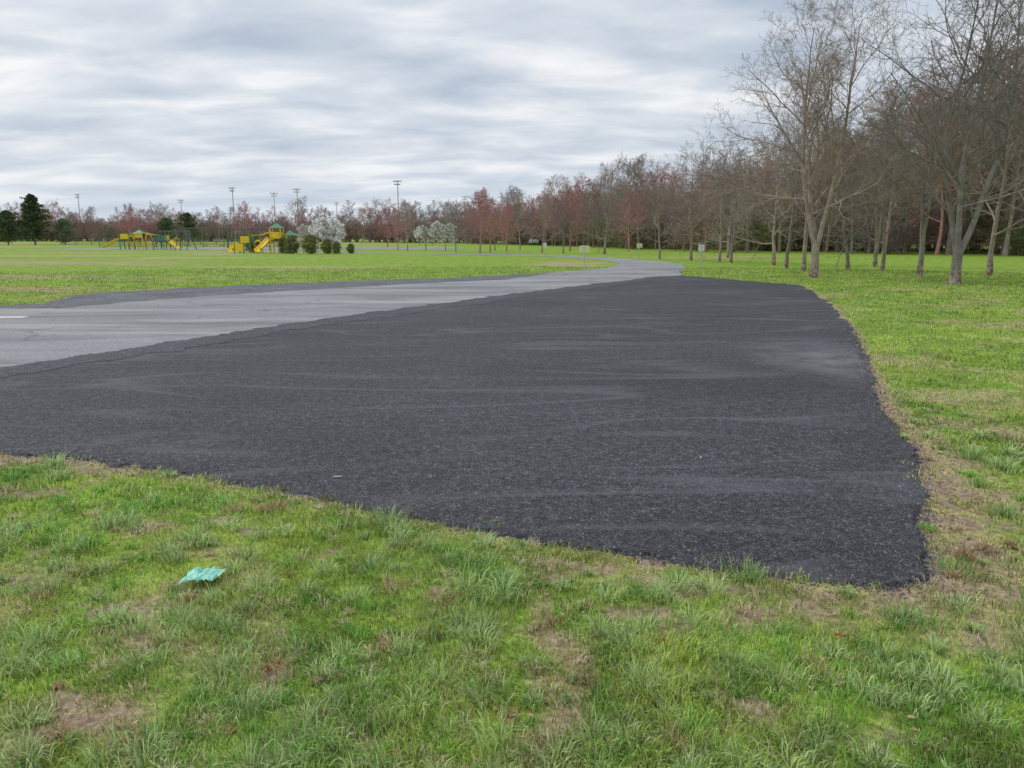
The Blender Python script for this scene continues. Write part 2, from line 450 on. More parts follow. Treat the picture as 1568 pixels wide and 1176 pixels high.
straw = np.array([0.72, 0.59, 0.36])[None] * RNG.uniform(0.45, 1.2, (n, 1))
colr = np.where(isdry[:, None], straw, colr) * bright[:, None] * (0.70 + 0.64 * big[:, None]) * (0.50 + 1.0 * mid[:, None])
def tussocks(T, B, hi, col, lsc, spread, smax):
    td = np.exp(RNG.uniform(math.log(1.9), math.log(hi), T)); tt = RNG.uniform(-0.72, 0.72, T)
    tx, ty = td * np.sin(tt), td * np.cos(tt)
    s_, d_ = masks(tx, ty)
    k = ~pip(tx, ty, road_d) & (s_ < smax) & (edist(tx, ty, near_edge) > 0.05)
    tx, ty, td = tx[k], ty[k], td[k]
    r = np.abs(RNG.normal(0, spread, (len(tx), B))); a = RNG.uniform(0, 2 * math.pi, (len(tx), B))
    sz = RNG.uniform(0.3, 1.0, len(tx)) ** 1.3
    X = (tx[:, None] + r * sz[:, None] * np.cos(a)).ravel(); Y = (ty[:, None] + r * sz[:, None] * np.sin(a)).ravel()
    Lq = (lsc * sz[:, None] * RNG.uniform(0.5, 1.3, (len(tx), B))).ravel()
    Wq = (0.0036 * np.ones((len(tx), B)) * np.maximum(1, td[:, None] / 3.2)).ravel()
    tone = RNG.uniform(.75, 1.2, (len(tx), 1)) * np.ones((1, B))
    C = np.array(col)[None] * RNG.uniform(0.5, 1.5, (len(X), 1)) * tone.ravel()[:, None]
    return X, Y, Lq, Wq, (a + RNG.normal(0, 0.6, a.shape)).ravel(), RNG.uniform(0.4, 1.6, len(X)), C
t1 = tussocks(520, 90, 8, (0.47, 0.62, 0.25), 0.115, .06, .5)
t2 = tussocks(460, 45, 8, (0.72, 0.60, 0.38), 0.055, .045, 1.1)
t3 = tussocks(360, 60, 7, (0.25, 0.50, 0.09), 0.085, .07, .5)
t4 = tussocks(60, 70, 5, (0.52, 0.36, 0.20), 0.075, .05, 1.1)
x, y, L, W, la, lean, colr = [np.concatenate(t) for t in zip((x, y, L, W, la, lean, colr), t1, t2, t3, t4)]
colr = np.clip(colr, 0, 0.88)
n = len(x)
fa = RNG.uniform(0, math.pi, n)
wx, wy = np.cos(fa) * W / 2, np.sin(fa) * W / 2
lx, ly = np.cos(la), np.sin(la)
z0 = np.full(n, -0.008)
V = np.zeros((n, 5, 3), np.float32)
V[:, 0] = np.stack([x - wx, y - wy, z0], 1); V[:, 1] = np.stack([x + wx, y + wy, z0], 1)
mh = L * 0.55 * np.cos(lean * 0.5); mo = L * 0.55 * np.sin(lean * 0.5)
V[:, 2] = np.stack([x + lx * mo + wx * .85, y + ly * mo + wy * .85, z0 + 0.010 + mh], 1)
V[:, 3] = np.stack([x + lx * mo - wx * .85, y + ly * mo - wy * .85, z0 + 0.010 + mh], 1)
th_ = mh + L * 0.45 * np.cos(lean * 1.3); to = mo + L * 0.45 * np.sin(lean * 1.3)
V[:, 4] = np.stack([x + lx * to, y + ly * to, z0 + 0.010 + th_], 1)
me = bpy.data.meshes.new("grass_blades")
me.vertices.add(n * 5); me.vertices.foreach_set("co", V.ravel())
bi = (np.arange(n) * 5)[:, None]
loops = np.concatenate([bi + np.array([0, 1, 2, 3]), bi + np.array([3, 2, 4])], 1).astype(np.int32)
me.loops.add(n * 7); me.loops.foreach_set("vertex_index", loops.ravel())
me.polygons.add(n * 2)
ls = np.stack([np.arange(n) * 7, np.arange(n) * 7 + 4], 1).ravel().astype(np.int32)
me.polygons.foreach_set("loop_start", ls)
me.update(calc_edges=True)
ca = me.attributes.new("tint", 'FLOAT_COLOR', 'POINT')
cc = np.ones((n, 5, 4), np.float32)
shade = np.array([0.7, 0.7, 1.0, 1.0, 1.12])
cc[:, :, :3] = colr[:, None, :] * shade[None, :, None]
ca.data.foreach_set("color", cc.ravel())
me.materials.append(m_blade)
link(bpy.data.objects.new("grass_blades", me))
print("blades", n)

# ------------------------------------------------------------------ loose gravel and dry leaves
def scatter_mesh(name, pts, sizes, mats, kind):
    vs, fs, mi = [], [], []
    for (px, py, pz), s in zip(pts, sizes):
        b0 = len(vs); a = random.uniform(0, 6.28); q = 1 if (len(mats) > 1 and random.random() < .05) else 0
        if kind == 'stone':
            k = 5
            for j in range(k):
                aa = a + j * 6.283 / k; rr = s * random.uniform(0.7, 1.1)
                vs.append((px + rr * math.cos(aa), py + rr * math.sin(aa), pz))
            for j in range(k):
                aa = a + 0.3 + j * 6.283 / k; rr = s * random.uniform(0.35, 0.7)
                vs.append((px + rr * math.cos(aa), py + rr * math.sin(aa), pz + s * random.uniform(0.5, 0.9)))
            for j in range(k):
                fs.append((b0 + j, b0 + (j + 1) % k, b0 + k + (j + 1) % k, b0 + k + j)); mi.append(q)
            fs.append(tuple(b0 + k + j for j in range(k))); mi.append(q)
        else:
            ca_, sa_ = math.cos(a), math.sin(a)
            prof = [(-1, 0, .1), (-.4, .5, .5), (.4, .42, .35), (1, 0, .6), (.4, -.45, .5), (-.4, -.5, .2), (0, 0, 0.05)]
            for u, v, h in prof:
                u *= s; v *= s * random.uniform(.7, 1.1)
                vs.append((px + u * ca_ - v * sa_, py + u * sa_ + v * ca_, pz + h * s * random.uniform(.3, .9)))
            for j in range(6):
                fs.append((b0 + j, b0 + (j + 1) % 6, b0 + 6)); mi.append(0)
    me = bpy.data.meshes.new(name); me.from_pydata(vs, [], fs)
    for m in mats: me.materials.append(m)
    me.polygons.foreach_set("material_index", mi); me.update()
    return link(bpy.data.objects.new(name, me))
pts, sz = [], []
edge = near_edge[3:] + right_edge[:7]
elen = [math.hypot(edge[j + 1][0] - edge[j][0], edge[j + 1][1] - edge[j][1]) / (0.3 * (edge[j][1])) for j in range(len(edge) - 1)]
for i in range(11000):
    j = random.choices(range(len(edge) - 1), elen)[0]
    t = random.random()
    wd = random.choice((.03, .05, .07, .16))
    px = edge[j][0] + t * (edge[j + 1][0] - edge[j][0]) + random.gauss(0, wd)
    py = edge[j][1] + t * (edge[j + 1][1] - edge[j][1]) + random.gauss(0, wd)
    pts.append([px, py, 0]); sz.append(random.uniform(0.003, 0.007) * max(1, edge[j][1] / 6))
for i in range(5000):
    py = math.exp(random.uniform(math.log(3.4), math.log(11))); px = random.uniform(-1, 1) * py * .72
    pts.append([px, py, 1]); sz.append(random.uniform(0.003, 0.0055))
arr = np.array(pts); ins = pip(arr[:, 0], arr[:, 1], new_d)
pp = []; ss = []
for p, s, i_ in zip(pts, sz, ins):
    if p[2] == 1 and not i_: continue
    pp.append((p[0], p[1], ZN if i_ else -0.003)); ss.append(s)
scatter_mesh("loose_gravel", pp, ss, [m_stone, m_pale], 'stone')
pts, sz = [], []
for i in range(620):
    dd = math.exp(random.uniform(math.log(1.9), math.log(9))); a = random.uniform(-0.75, 0.75)
    pts.append([dd * math.sin(a), dd * math.cos(a), 0]); sz.append(random.uniform(0.006, 0.018))
arr = np.array(pts); ins = pip(arr[:, 0], arr[:, 1], new_d)
pp = []; ss = []
for p, s, i_ in zip(pts, sz, ins):
    if i_ and random.random() < .93: continue
    pp.append((p[0], p[1], ZN + .001 if i_ else .010)); ss.append(s)
scatter_mesh("dry_leaves", pp, ss, [m_leaf], 'leaf')

def crumpled(name, cx, cy, z, sx, sy, mat, seed, h=0.03):
    k = 18; vs = []; fs = []
    r = np.random.default_rng(seed)
    for j in range(k):
        for i in range(k):
            u = i / (k - 1) - .5; v = j / (k - 1) - .5
            rr = math.hypot(u, v); ang = math.atan2(v, u)
            rim = 1 - 0.45 * float(fbm(np.array([ang * 2.0 + 7]), np.array([seed * 1.7]), 210, 3)[0]) * min(1, rr * 2)
            q = float(fbm(np.array([u * 7 + seed]), np.array([v * 7]), 200 + seed, 4)[0])
            vs.append((cx + u * sx * rim + (q - .5) * .03, cy + v * sy * rim, z + h * (q * 1.6 - .4) * (1 - rr * .7) + r.random() * .003))
    for j in range(k - 1):
        for i in range(k - 1):
            p = j * k + i; fs.append((p, p + 1, p + k + 1, p + k))
    me = bpy.data.meshes.new(name); me.from_pydata(vs, [], fs); me.materials.append(mat)
    return link(bpy.data.objects.new(name, me))
crumpled("plastic_bag_litter", -1.45, 3.40, 0.026, 0.19, 0.20, m_teal, 2, 0.045)
crumpled("red_wrapper_litter", 1.31, 2.86, 0.025, 0.028, 0.02, m_redl, 5, 0.015)
crumpled("paper_scrap_litter", -1.17, 4.98, 0.014, 0.06, 0.05, simple_mat("paper_mat", (0.42, 0.40, 0.28), 0.8), 4, 0.008)

# ------------------------------------------------------------------ trees
def ring_tube(V, F, M, pts, rads, sides, mi):
    b0 = len(V); n = len(pts)
    t0 = (pts[-1] - pts[0]).normalized()
    ref = Vector((0, 0, 1)) if abs(t0.z) < 0.8 else Vector((1, 0, 0))
    u = t0.cross(ref).normalized(); v = t0.cross(u)
    cs = [(math.cos(6.2832 * k / sides), math.sin(6.2832 * k / sides)) for k in range(sides)]
    for p, r in zip(pts, rads):
        for c, s in cs:
            V.append((p.x + (u.x * c + v.x * s) * r, p.y + (u.y * c + v.y * s) * r, p.z + (u.z * c + v.z * s) * r))
    for i in range(n - 1):
        for k in range(sides):
            a = b0 + i * sides + k; c = b0 + i * sides + (k + 1) % sides
            F.append((a, c, c + sides, a + sides)); M.append(mi)

def make_tree(name, seed, H, r0, mats, counts=(13, 8, 6, 4), ang=(38, 42, 45, 45), first=0.2, limb=0.62, ratio=(0.5, 0.5, 0.5),
              twig=0.007, trop=(0.05, 0.12, 0.08, 0.02), leafn=0, leafs=0.03, stems=1, wob=0.12, leans=(0.12, 0.35), fork=0.0, nseg=(9, 5, 3, 2, 1)):
    rd = random.Random(seed)
    V, F, M = [], [], []
    sides = (9, 5, 4, 3, 3)
    def branch(p, d, length, r, lev, base=True):
        n = nseg[lev]; pts = [p.copy()]; dirs = [d.copy()]
        st = length / n
        w = wob * (0.55 if lev == 0 else 1.0 + 0.35 * lev)
        for i in range(n):
            d = d + Vector((rd.gauss(0, w), rd.gauss(0, w), rd.gauss(0, w) * .6)) + Vector((0, 0, trop[min(lev, 3)]))
            d.normalize(); p = p + d * st
            pts.append(p.copy()); dirs.append(d.copy())
        end = max(twig * .5, r * (0.14 if lev == 0 else 0.3))
        rads = [r + (end - r) * (i / n) ** 0.9 for i in range(n + 1)]
        if lev == 0 and base:
            rads[0] *= 1.35; rads[1] *= 1.02
            pts[0].z -= 0.1
        ring_tube(V, F, M, pts, rads, sides[lev], 0)
        if lev >= len(counts):
            for q in range(leafn):
                t = rd.random(); i = min(n - 1, int(t * n)); c = pts[i].lerp(pts[i + 1], t * n - i)
                c = c + Vector((rd.gauss(0, leafs), rd.gauss(0, leafs), rd.gauss(0, leafs)))
                a = Vector((rd.gauss(0, 1), rd.gauss(0, 1), rd.gauss(0, 1))).normalized() * leafs
                e = a.orthogonal().normalized() * leafs * .8
                b0 = len(V)
                V.extend([tuple(c - a), tuple(c + e), tuple(c + a), tuple(c - e)]); F.append((b0, b0 + 1, b0 + 2, b0 + 3)); M.append(1)
            return
        k = max(1, int(round(counts[lev] * rd.uniform(.8, 1.2))))
        az = rd.uniform(0, 6.28)
        lo = (first if base else 0.12) if lev == 0 else 0.15
        for q in range(k):
            t = lo + (0.99 - lo) * ((q + rd.random()) / k)
            i = min(n - 1, int(t * n)); c = pts[i].lerp(pts[i + 1], t * n - i); dd = dirs[i]
            rr = rads[i] + (rads[i + 1] - rads[i]) * (t * n - i)
            az += 2.4 + rd.uniform(-.5, .5)
            an = math.radians(ang[lev] * rd.uniform(.7, 1.25))
            if lev == 0: an *= 1.4 - 0.7 * t
            o1 = dd.orthogonal().normalized(); o2 = dd.cross(o1)
            nd = dd * math.cos(an) + (o1 * math.cos(az) + o2 * math.sin(az)) * math.sin(an)
            if lev == 0:
                cl = H * limb * (1 - 0.62 * t) * rd.uniform(.75, 1.15)
            else:
                cl = length * ratio[lev - 1] * (1.1 - 0.5 * t) * rd.uniform(.7, 1.25)
            cr = max(twig, min(rr * 0.7, r * (0.42 if lev == 0 else 0.5) * (1.1 - .4 * t)))
            branch(c, nd.normalized(), cl, cr, lev + 1)
    if fork:
        fz = fork
        ring_tube(V, F, M, [Vector((0, 0, -.1)), Vector((.01, 0, fz * .35)), Vector((0, .01, fz * .75)), Vector((0, 0, fz * 1.08))],
                  [r0 * 1.45, r0 * 1.05, r0, r0 * .95], 10, 0)
        a0 = rd.uniform(0, 6.28)
        for s in range(stems):
            a = a0 + s * 6.283 / stems + rd.uniform(-.4, .4)
            ln = rd.uniform(*leans)
            dr = Vector((math.cos(a) * ln, math.sin(a) * ln, 1)).normalized()
            branch(Vector((math.cos(a) * r0 * .35, math.sin(a) * r0 * .35, fz * .88)), dr, (H - fz) * rd.uniform(.82, 1), r0 * .68, 0, False)
    else:
        for s in range(stems):
            a = rd.uniform(0, 6.28)
            lean = 0.03 if stems == 1 else rd.uniform(*leans)
            dr = Vector((math.cos(a) * lean, math.sin(a) * lean, 1)).normalized()
            branch(Vector((math.cos(a), math.sin(a), 0)) * (0 if stems == 1 else r0 * 1.2), dr, H * (1 if s == 0 else rd.uniform(.75, .98)), r0, 0)
    me = bpy.data.meshes.new(name)
    me.from_pydata(V, [], F)
    for m in mats: me.materials.append(m)
    me.polygons.foreach_set("material_index", M)
    me.polygons.foreach_set("use_smooth", np.ones(len(F), bool))
    me.update()
    return me

def place(name, me, x, y, s=1.0, parent=None, sz=None, rot=None):
    o = bpy.data.objects.new(name, me)
    o.location = (x, y, 0)
    o.rotation_euler = (0, 0, random.uniform(0, 6.28) if rot is None else rot)
    o.scale = (s, s, sz if sz else s)
    return link(o, parent)

NS = (10, 7, 4, 3, 2)
big1 = make_tree("sycamore_mesh_a", 1, 9.8, 0.15, [m_bark], (13, 8, 7, 4), (50, 44, 42, 45), .17, .52, (.52, .5, .52), .0058, stems=3, fork=1.4, leans=(.08, .30), nseg=NS, wob=.14)
big2 = make_tree("sycamore_mesh_b", 5, 10.8, 0.165, [m_bark], (14, 8, 7, 4), (52, 44, 42, 45), .14, .52, (.52, .5, .52), .0058, stems=3, fork=1.2, leans=(.10, .36), nseg=NS, wob=.14)
med1 = make_tree("park_tree_mesh_a", 9, 7.8, 0.10, [m_bark], (15, 8, 6, 4), (54, 44, 42, 45), .18, .50, (.5, .5, .5), .0068)
med2 = make_tree("park_tree_mesh_b", 12, 7.8, 0.10, [m_bark], (10, 7, 6, 4), (50, 44, 42, 45), .24, .50, (.5, .5, .5), .0068, stems=2, fork=1.4, leans=(.10, .28))
med3 = make_tree("park_tree_mesh_c", 15, 7.4, 0.11, [m_bark], (16, 8, 6, 4), (62, 46, 42, 45), .16, .56, (.5, .5, .5), .0068)
red1 = make_tree("red_tree_mesh", 21, 5.2, 0.09, [m_barkr, m_budr], (14, 7, 5, 3), (50, 42, 42, 45), .2, .55, (.5, .5, .5), .010, leafn=1, leafs=.035)
blos = make_tree("blossom_tree_mesh", 23, 3.1, 0.07, [m_barkw, m_blos], (12, 6, 5, 3), (60, 45, 45, 45), .15, .65, (.5, .5, .5), .007, leafn=4, leafs=.075)
fmats = [[m_barkf], [m_barkf], [m_barkw], [m_barkr, m_budr]]
spx = [make_tree("forest_tree_mesh_%d" % i, 30 + i, 10, 0.12, fmats[i], (15, 8, 5, 3), (50, 46, 45, 45), .2, [.5, .42, .55, .48][i], (.55, .52, .55), .015,
                 leafn=(1 if i == 3 else 0), leafs=.05, nseg=(8, 4, 3, 1, 1)) for i in range(4)]
farx = [make_tree("far_tree_mesh_%d" % i, 40 + i, 10, 0.14, fmats[i], (14, 7, 4, 2), (52, 46, 45, 45), .12, [.5, .44, .55, .5][i], (.58, .55, .6), .026,
                  leafn=(1 if i == 3 else 0), leafs=.08, nseg=(6, 3, 2, 1, 1)) for i in range(4)]
und = [make_tree("undergrowth_mesh_%d" % i, 50 + i, 2.6, 0.025, [[m_barkf], [m_barkw], [m_under]][i], (7, 5, 3), (45, 45, 45), .06, .8, (.58, .55),
                 .016, stems=7, wob=.16, nseg=(5, 3, 2, 1, 1)) for i in range(3)]

grove = [(11.92, 30.8, big1, .98, 0.4), (15.13, 26.6, big2, .96, 2.2), (13.7, 36.7, med2, .95, 1), (13.93, 39.7, med1, .9, 2), (16.4, 38.1, med3, .85, 3), (17.4, 36.7, med1, .85, 4),
         (16.4, 31.4, med2, 1.0, 5), (19.85, 32.4, med1, 1.08, 0.3), (14.77, 44.2, med3, .95, 1.2), (13.3, 47.5, med2, .85, 2.2), (12.95, 48.9, med1, .85, 3.3), (12.06, 52.7, med3, .88, 4.1),
         (10.5, 55.7, med1, .8, 5.2), (8.5, 72.3, med3, 1.1, .8), (19.5, 42, med2, 1.0, 3.6), (22.5, 29, big1, .9, 3.0),
         (4.9, 75, med2, .65, 1), (3.0, 78, med1, .7, 2), (-5.8, 81, med2, .58, 1), (-7.5, 88.5, med1, .62, 2.1), (-10.2, 93, med2, .6, 3), (-11.8, 88.5, med1, .66, 4.4),
         (-2.0, 92, med3, .66, 4.4), (1.0, 98, med1, .75, 4.9), (16.5, 60, med3, .95, 1)]
for gx_, gy_, me_, s, rot in grove:
    place("bare_tree", me_, gx_, gy_, s, rot=rot)
for gx_, gy_, s in [(-3.07, 75, 1.0), (-0.6, 84, .85), (-13.8, 95, .8), (6.5, 88, 1.0), (-44, 130, 1.2), (-62, 128, 1.1), (-19, 120, 1.0), (-2.2, 79, .85), (12.5, 84, 1.1)]:
    place("red_budding_tree", red1, gx_, gy_, s)
for gx_, gy_, s in [(-25.0, 101, 1.1), (-23.2, 102, 1.0), (-26.6, 103, .85), (-15, 148, 1.2), (-12.6, 149, 1.1), (-17.5, 148, 1.0)]:
    place("white_blossom_tree", blos, gx_, gy_, s)

front = [(115, 20), (75, 48), (42.6, 65), (35.8, 69), (29.2, 75), (21.5, 81), (16.8, 93), (11, 115), (4.2, 139), (-13, 186), (-52, 216), (-109, 243), (-170, 258), (-260, 262)]
fh = [17.5, 17.5, 16.5, 14.8, 12.4, 10.2, 10.0, 10.2, 10.2, 9.0, 9.0, 9.8, 10.2, 10.2]
forest = empty("forest_treeline")
rf = random.Random(99)
cnt = 0
for (a, c, ha, hb) in zip(front[:-1], front[1:], fh[:-1], fh[1:]):
    a = np.array(a, float); c = np.array(c, float); L_ = np.linalg.norm(c - a)
    dr = (c - a) / L_; nr = np.array([dr[1], -dr[0]])
    if nr[1] < 0: nr = -nr
    far = (a + c)[1] / 2
    isfar = far > 170
    sp = 3.3 if far < 100 else (3.8 if far < 170 else 4.4)
    for row, off in enumerate([0, 5, 11, 18, 26, 36]):
        if isfar and row > 3: continue
        k = max(1, int(L_ / sp))
        for j in range(k):
            t = (j + rf.random()) / k
            p = a + (c - a) * t + nr * (off + rf.uniform(-2.5, 2.5))
            lowf = 0.62 + 0.55 * float(vnoise(np.array([p[0] * .09]), np.array([p[1] * .09]), 333)[0])
            h = (ha + (hb - ha) * t) * (1 + off * 0.004) * rf.uniform(.75, 1.1) * (lowf if far > 120 else .92 + .1 * lowf)
            if row == 0: h *= .85
            redp = .14 + .35 * float(vnoise(np.array([p[0] * .05 + 3]), np.array([p[1] * .05]), 335)[0])
            w = rf.random()
            src = farx if isfar else spx
            me_ = src[3] if w < redp else src[2] if w < .55 else src[0] if w < .78 else src[1]
            place("tree", me_, p[0], p[1], max(h / 10, .7) * rf.uniform(.9, 1.2), forest, sz=h / 10, rot=rf.uniform(0, 6.28)); cnt += 1
            if row > 0 or rf.random() < .5:
                q = p + np.array([rf.uniform(-2, 2), rf.uniform(-2, 2)]) + nr * 1.5
                s = rf.uniform(.8, 1.3) * (1.0 + .22 * row) * (1.0 if far < 100 else 1.2)
                place("undergrowth", und[2] if rf.random() < .14 else und[rf.randrange(2)], q[0], q[1], s * 1.5, forest, sz=s, rot=rf.uniform(0, 6.28)); cnt += 1
print("forest", cnt)

def make_pine(name, seed, H, R, mat, first=.08, bushy=False, q_=1.0):
    rd = random.Random(seed); V, F, M = [], [], []
    ring_tube(V, F, M, [Vector((0, 0, -.1)), Vector((0.03, 0, H * .5)), Vector((0, 0, H * .97))], [H * .022, H * .014, .01], 7, 0)
    nb = 90 if not bushy else 70
    for i in range(nb):
        t = first + (1 - first) * (i / nb)
        z = H * t; prof = (1 - t) ** .6 if not bushy else math.sin(math.pi * min(1, .25 + .75 * t)) ** .6
        l = max(.15, R * prof * rd.uniform(.5, 1.25)); az = i * 2.4 + rd.uniform(-.4, .4)
        d = Vector((math.cos(az), math.sin(az), rd.uniform(.05, .35))).normalized()
        p0 = Vector((0, 0, z)); p1 = p0 + d * l * .5; p2 = p0 + d * l + Vector((0, 0, .06 * l))
        ring_tube(V, F, M, [p0, p1, p2], [.03, .02, .008], 3, 0)
        for k in range(48):
            u = rd.uniform(.15, 1.05) ; c = p0.lerp(p2, u) + Vector((rd.gauss(0, .09 * l + .05), rd.gauss(0, .09 * l + .05), rd.gauss(0, .05 * l + .05)))
            a = Vector((rd.gauss(0, 1), rd.gauss(0, 1), rd.gauss(.4, .8))).normalized() * rd.uniform(.10, .25) * (H / 8) ** .5 * q_
            e = a.orthogonal().normalized() * .5 * a.length
            b0 = len(V); V.extend([tuple(c - a), tuple(c + e), tuple(c + a), tuple(c - e)]); F.append((b0, b0 + 1, b0 + 2, b0 + 3)); M.append(1)
    me = bpy.data.meshes.new(name); me.from_pydata(V, [], F); me.materials.append(m_barkw); me.materials.append(mat)
    me.polygons.foreach_set("material_index", M); me.update()
    return me
pine = make_pine("pine_mesh", 3, 9.4, 4.2, m_pine, q_=1.4); pineb = make_pine("pine_mesh_round", 4, 7.0, 3.7, m_pine, .08, True, 1.4)
shr = make_pine("shrub_mesh", 6, 1.8, .75, m_shrub, .06, True)
for gx_, gy_, me_, s in [(-91, 150, pine, 1.0), (-95.5, 149, pineb, .9), (-87, 153, pineb, .7), (-101, 151, pine, .85), (-106, 148, pineb, .9), (-72, 175, pineb, .95), (-78, 178, pineb, .8)]:
    place("pine_tree", me_, gx_, gy_, s)
for gx_, gy_, s in [(-20.5, 73, .9), (-18.5, 72, .95), (-17.2, 73, .75), (-16.2, 72.5, .6), (-21.8, 75, .8), (-26.4, 80, 1.1), (-15.2, 74, .5)]:
    place("evergreen_shrub", shr, gx_, gy_, s)

# ------------------------------------------------------------------ built objects
class B_:
    def __init__(s): s.V = []; s.F = []; s.M = []
    def box(s, c, d, mi=0, rz=0):
        b0 = len(s.V); ca_, sa_ = math.cos(rz), math.sin(rz)
        for z in (-.5, .5):
            for (u, v) in ((-.5, -.5), (.5, -.5), (.5, .5), (-.5, .5)):
                X = u * d[0]; Y = v * d[1]
                s.V.append((c[0] + X * ca_ - Y * sa_, c[1] + X * sa_ + Y * ca_, c[2] + z * d[2]))
        for f in ((0, 3, 2, 1), (4, 5, 6, 7), (0, 1, 5, 4), (1, 2, 6, 5), (2, 3, 7, 6), (3, 0, 4, 7)):
            s.F.append(tuple(b0 + k for k in f)); s.M.append(mi)
    def tube(s, pts, r, sides=8, mi=0):
        pts = [Vector(p) for p in pts]; rads = r if isinstance(r, list) else [r] * len(pts)
        b0 = len(s.V)
        ring_tube(s.V, s.F, s.M, pts, rads, sides, mi)
        s.F.append(tuple(b0 + k for k in range(sides))[::-1]); s.M.append(mi)
        e = b0 + (len(pts) - 1) * sides
        s.F.append(tuple(e + k for k in range(sides))); s.M.append(mi)
    def face(s, pts, mi=0):
        b0 = len(s.V); s.V.extend([tuple(p) for p in pts]); s.F.append(tuple(range(b0, b0 + len(pts)))); s.M.append(mi)
    def obj(s, name, mats, parent=None, bevel=0):
        me = bpy.data.meshes.new(name); me.from_pydata(s.V, [], s.F)
        for m in mats: me.materials.append(m)
        me.polygons.foreach_set("material_index", s.M); me.update()
        o = link(bpy.data.objects.new(name, me), parent)
        if bevel:
            mo = o.modifiers.new("bevel", 'BEVEL'); mo.width = bevel; mo.segments = 2
        return o

def pole(x, y, H, n=4):
    e = empty("floodlight_pole", (x, y, 0), random.uniform(-.5, .5))
    p = B_(); p.tube([(0, 0, 0), (0, 0, H * .5), (0, 0, H)], [.24, .19, .13], 10); p.obj("mast", [m_galv], e)
    c = B_(); c.box((0, 0, H - .3), (n * .75, .12, .12)); c.box((0, 0, H - 1.2), (n * .6, .11, .11)); c.obj("crossarms", [m_galv], e)
    l = B_()
    for i in range(n):
        l.tube([((i - (n - 1) / 2) * .72, -.08, H - .2), ((i - (n - 1) / 2) * .72, -.38, H - .36)], [.12, .26], 8)
        if i < n - 1: l.tube([((i - (n - 2) / 2) * .72, -.08, H - 1.1), ((i - (n - 2) / 2) * .72, -.38, H - 1.26)], [.12, .26], 8)
    l.obj("lamps", [m_galv], e)
for px, py_, H in [(-34.0, 237, 18), (-74.9, 277, 18), (-90.8, 303, 18), (-94.9, 270, 18), (-171, 313, 18), (-149.8, 359, 18), (-85.9, 388, 18), (-45.2, 388, 18), (-44, 420, 18), (-31.5, 388, 18), (-19.5, 329, 18)]:
    pole(px, py_, H)

def sign(name, x, y, H, w, h, mat, rot=0):
    e = empty(name, (x, y, 0), rot)
    p = B_(); p.box((0, 0, H / 2 - .05), (.06, .04, H + .1)); p.obj("post", [m_galv], e)
    q = B_(); q.box((0, -.03, H - h / 2), (w, .015, h)); q.obj("panel", [mat], e, .004)
    t = B_()
    for k in range(3): t.box((0, -.041, H - h * (.25 + .24 * k)), (w * .6, .004, h * .035))
    t.obj("lettering", [m_dark], e)
sign("notice_sign", 3.6, 39.0, 1.15, .48, .32, m_signy)
sign("notice_sign", 9.4, 39.0, 1.2, .30, .32, m_white)
sign("notice_sign", 9.25, 57.0, 1.1, .40, .30, m_signy)
sign("notice_sign", 2.6, 62.0, 1.1, .25, .35, m_white)

def slide(b, p0, p1, w, mi):
    p0 = Vector(p0); p1 = Vector(p1); n = 10
    d = (p1 - p0); d.z = 0; d.normalize(); s = Vector((-d.y, d.x, 0))
    prof = [(-1, .24), (-.85, .03), (-.4, -.05), (.4, -.05), (.85, .03), (1, .24)]
    rows = []
    for i in range(n + 1):
        t = i / n; c = p0.lerp(p1, t)
        ez = t * t * (3 - 2 * t); c.z = p0.z + (p1.z - p0.z) * (ez * .5 + t * .5)
        rows.append([c + s * u * w / 2 + Vector((0, 0, v)) for u, v in prof])
    b0 = len(b.V)
    for r_ in rows: b.V.extend([tuple(q) for q in r_])
    m = len(prof)
    for i in range(n):
        for k in range(m - 1):
            a = b0 + i * m + k; b.F.append((a, a + 1, a + m + 1, a + m)); b.M.append(mi)

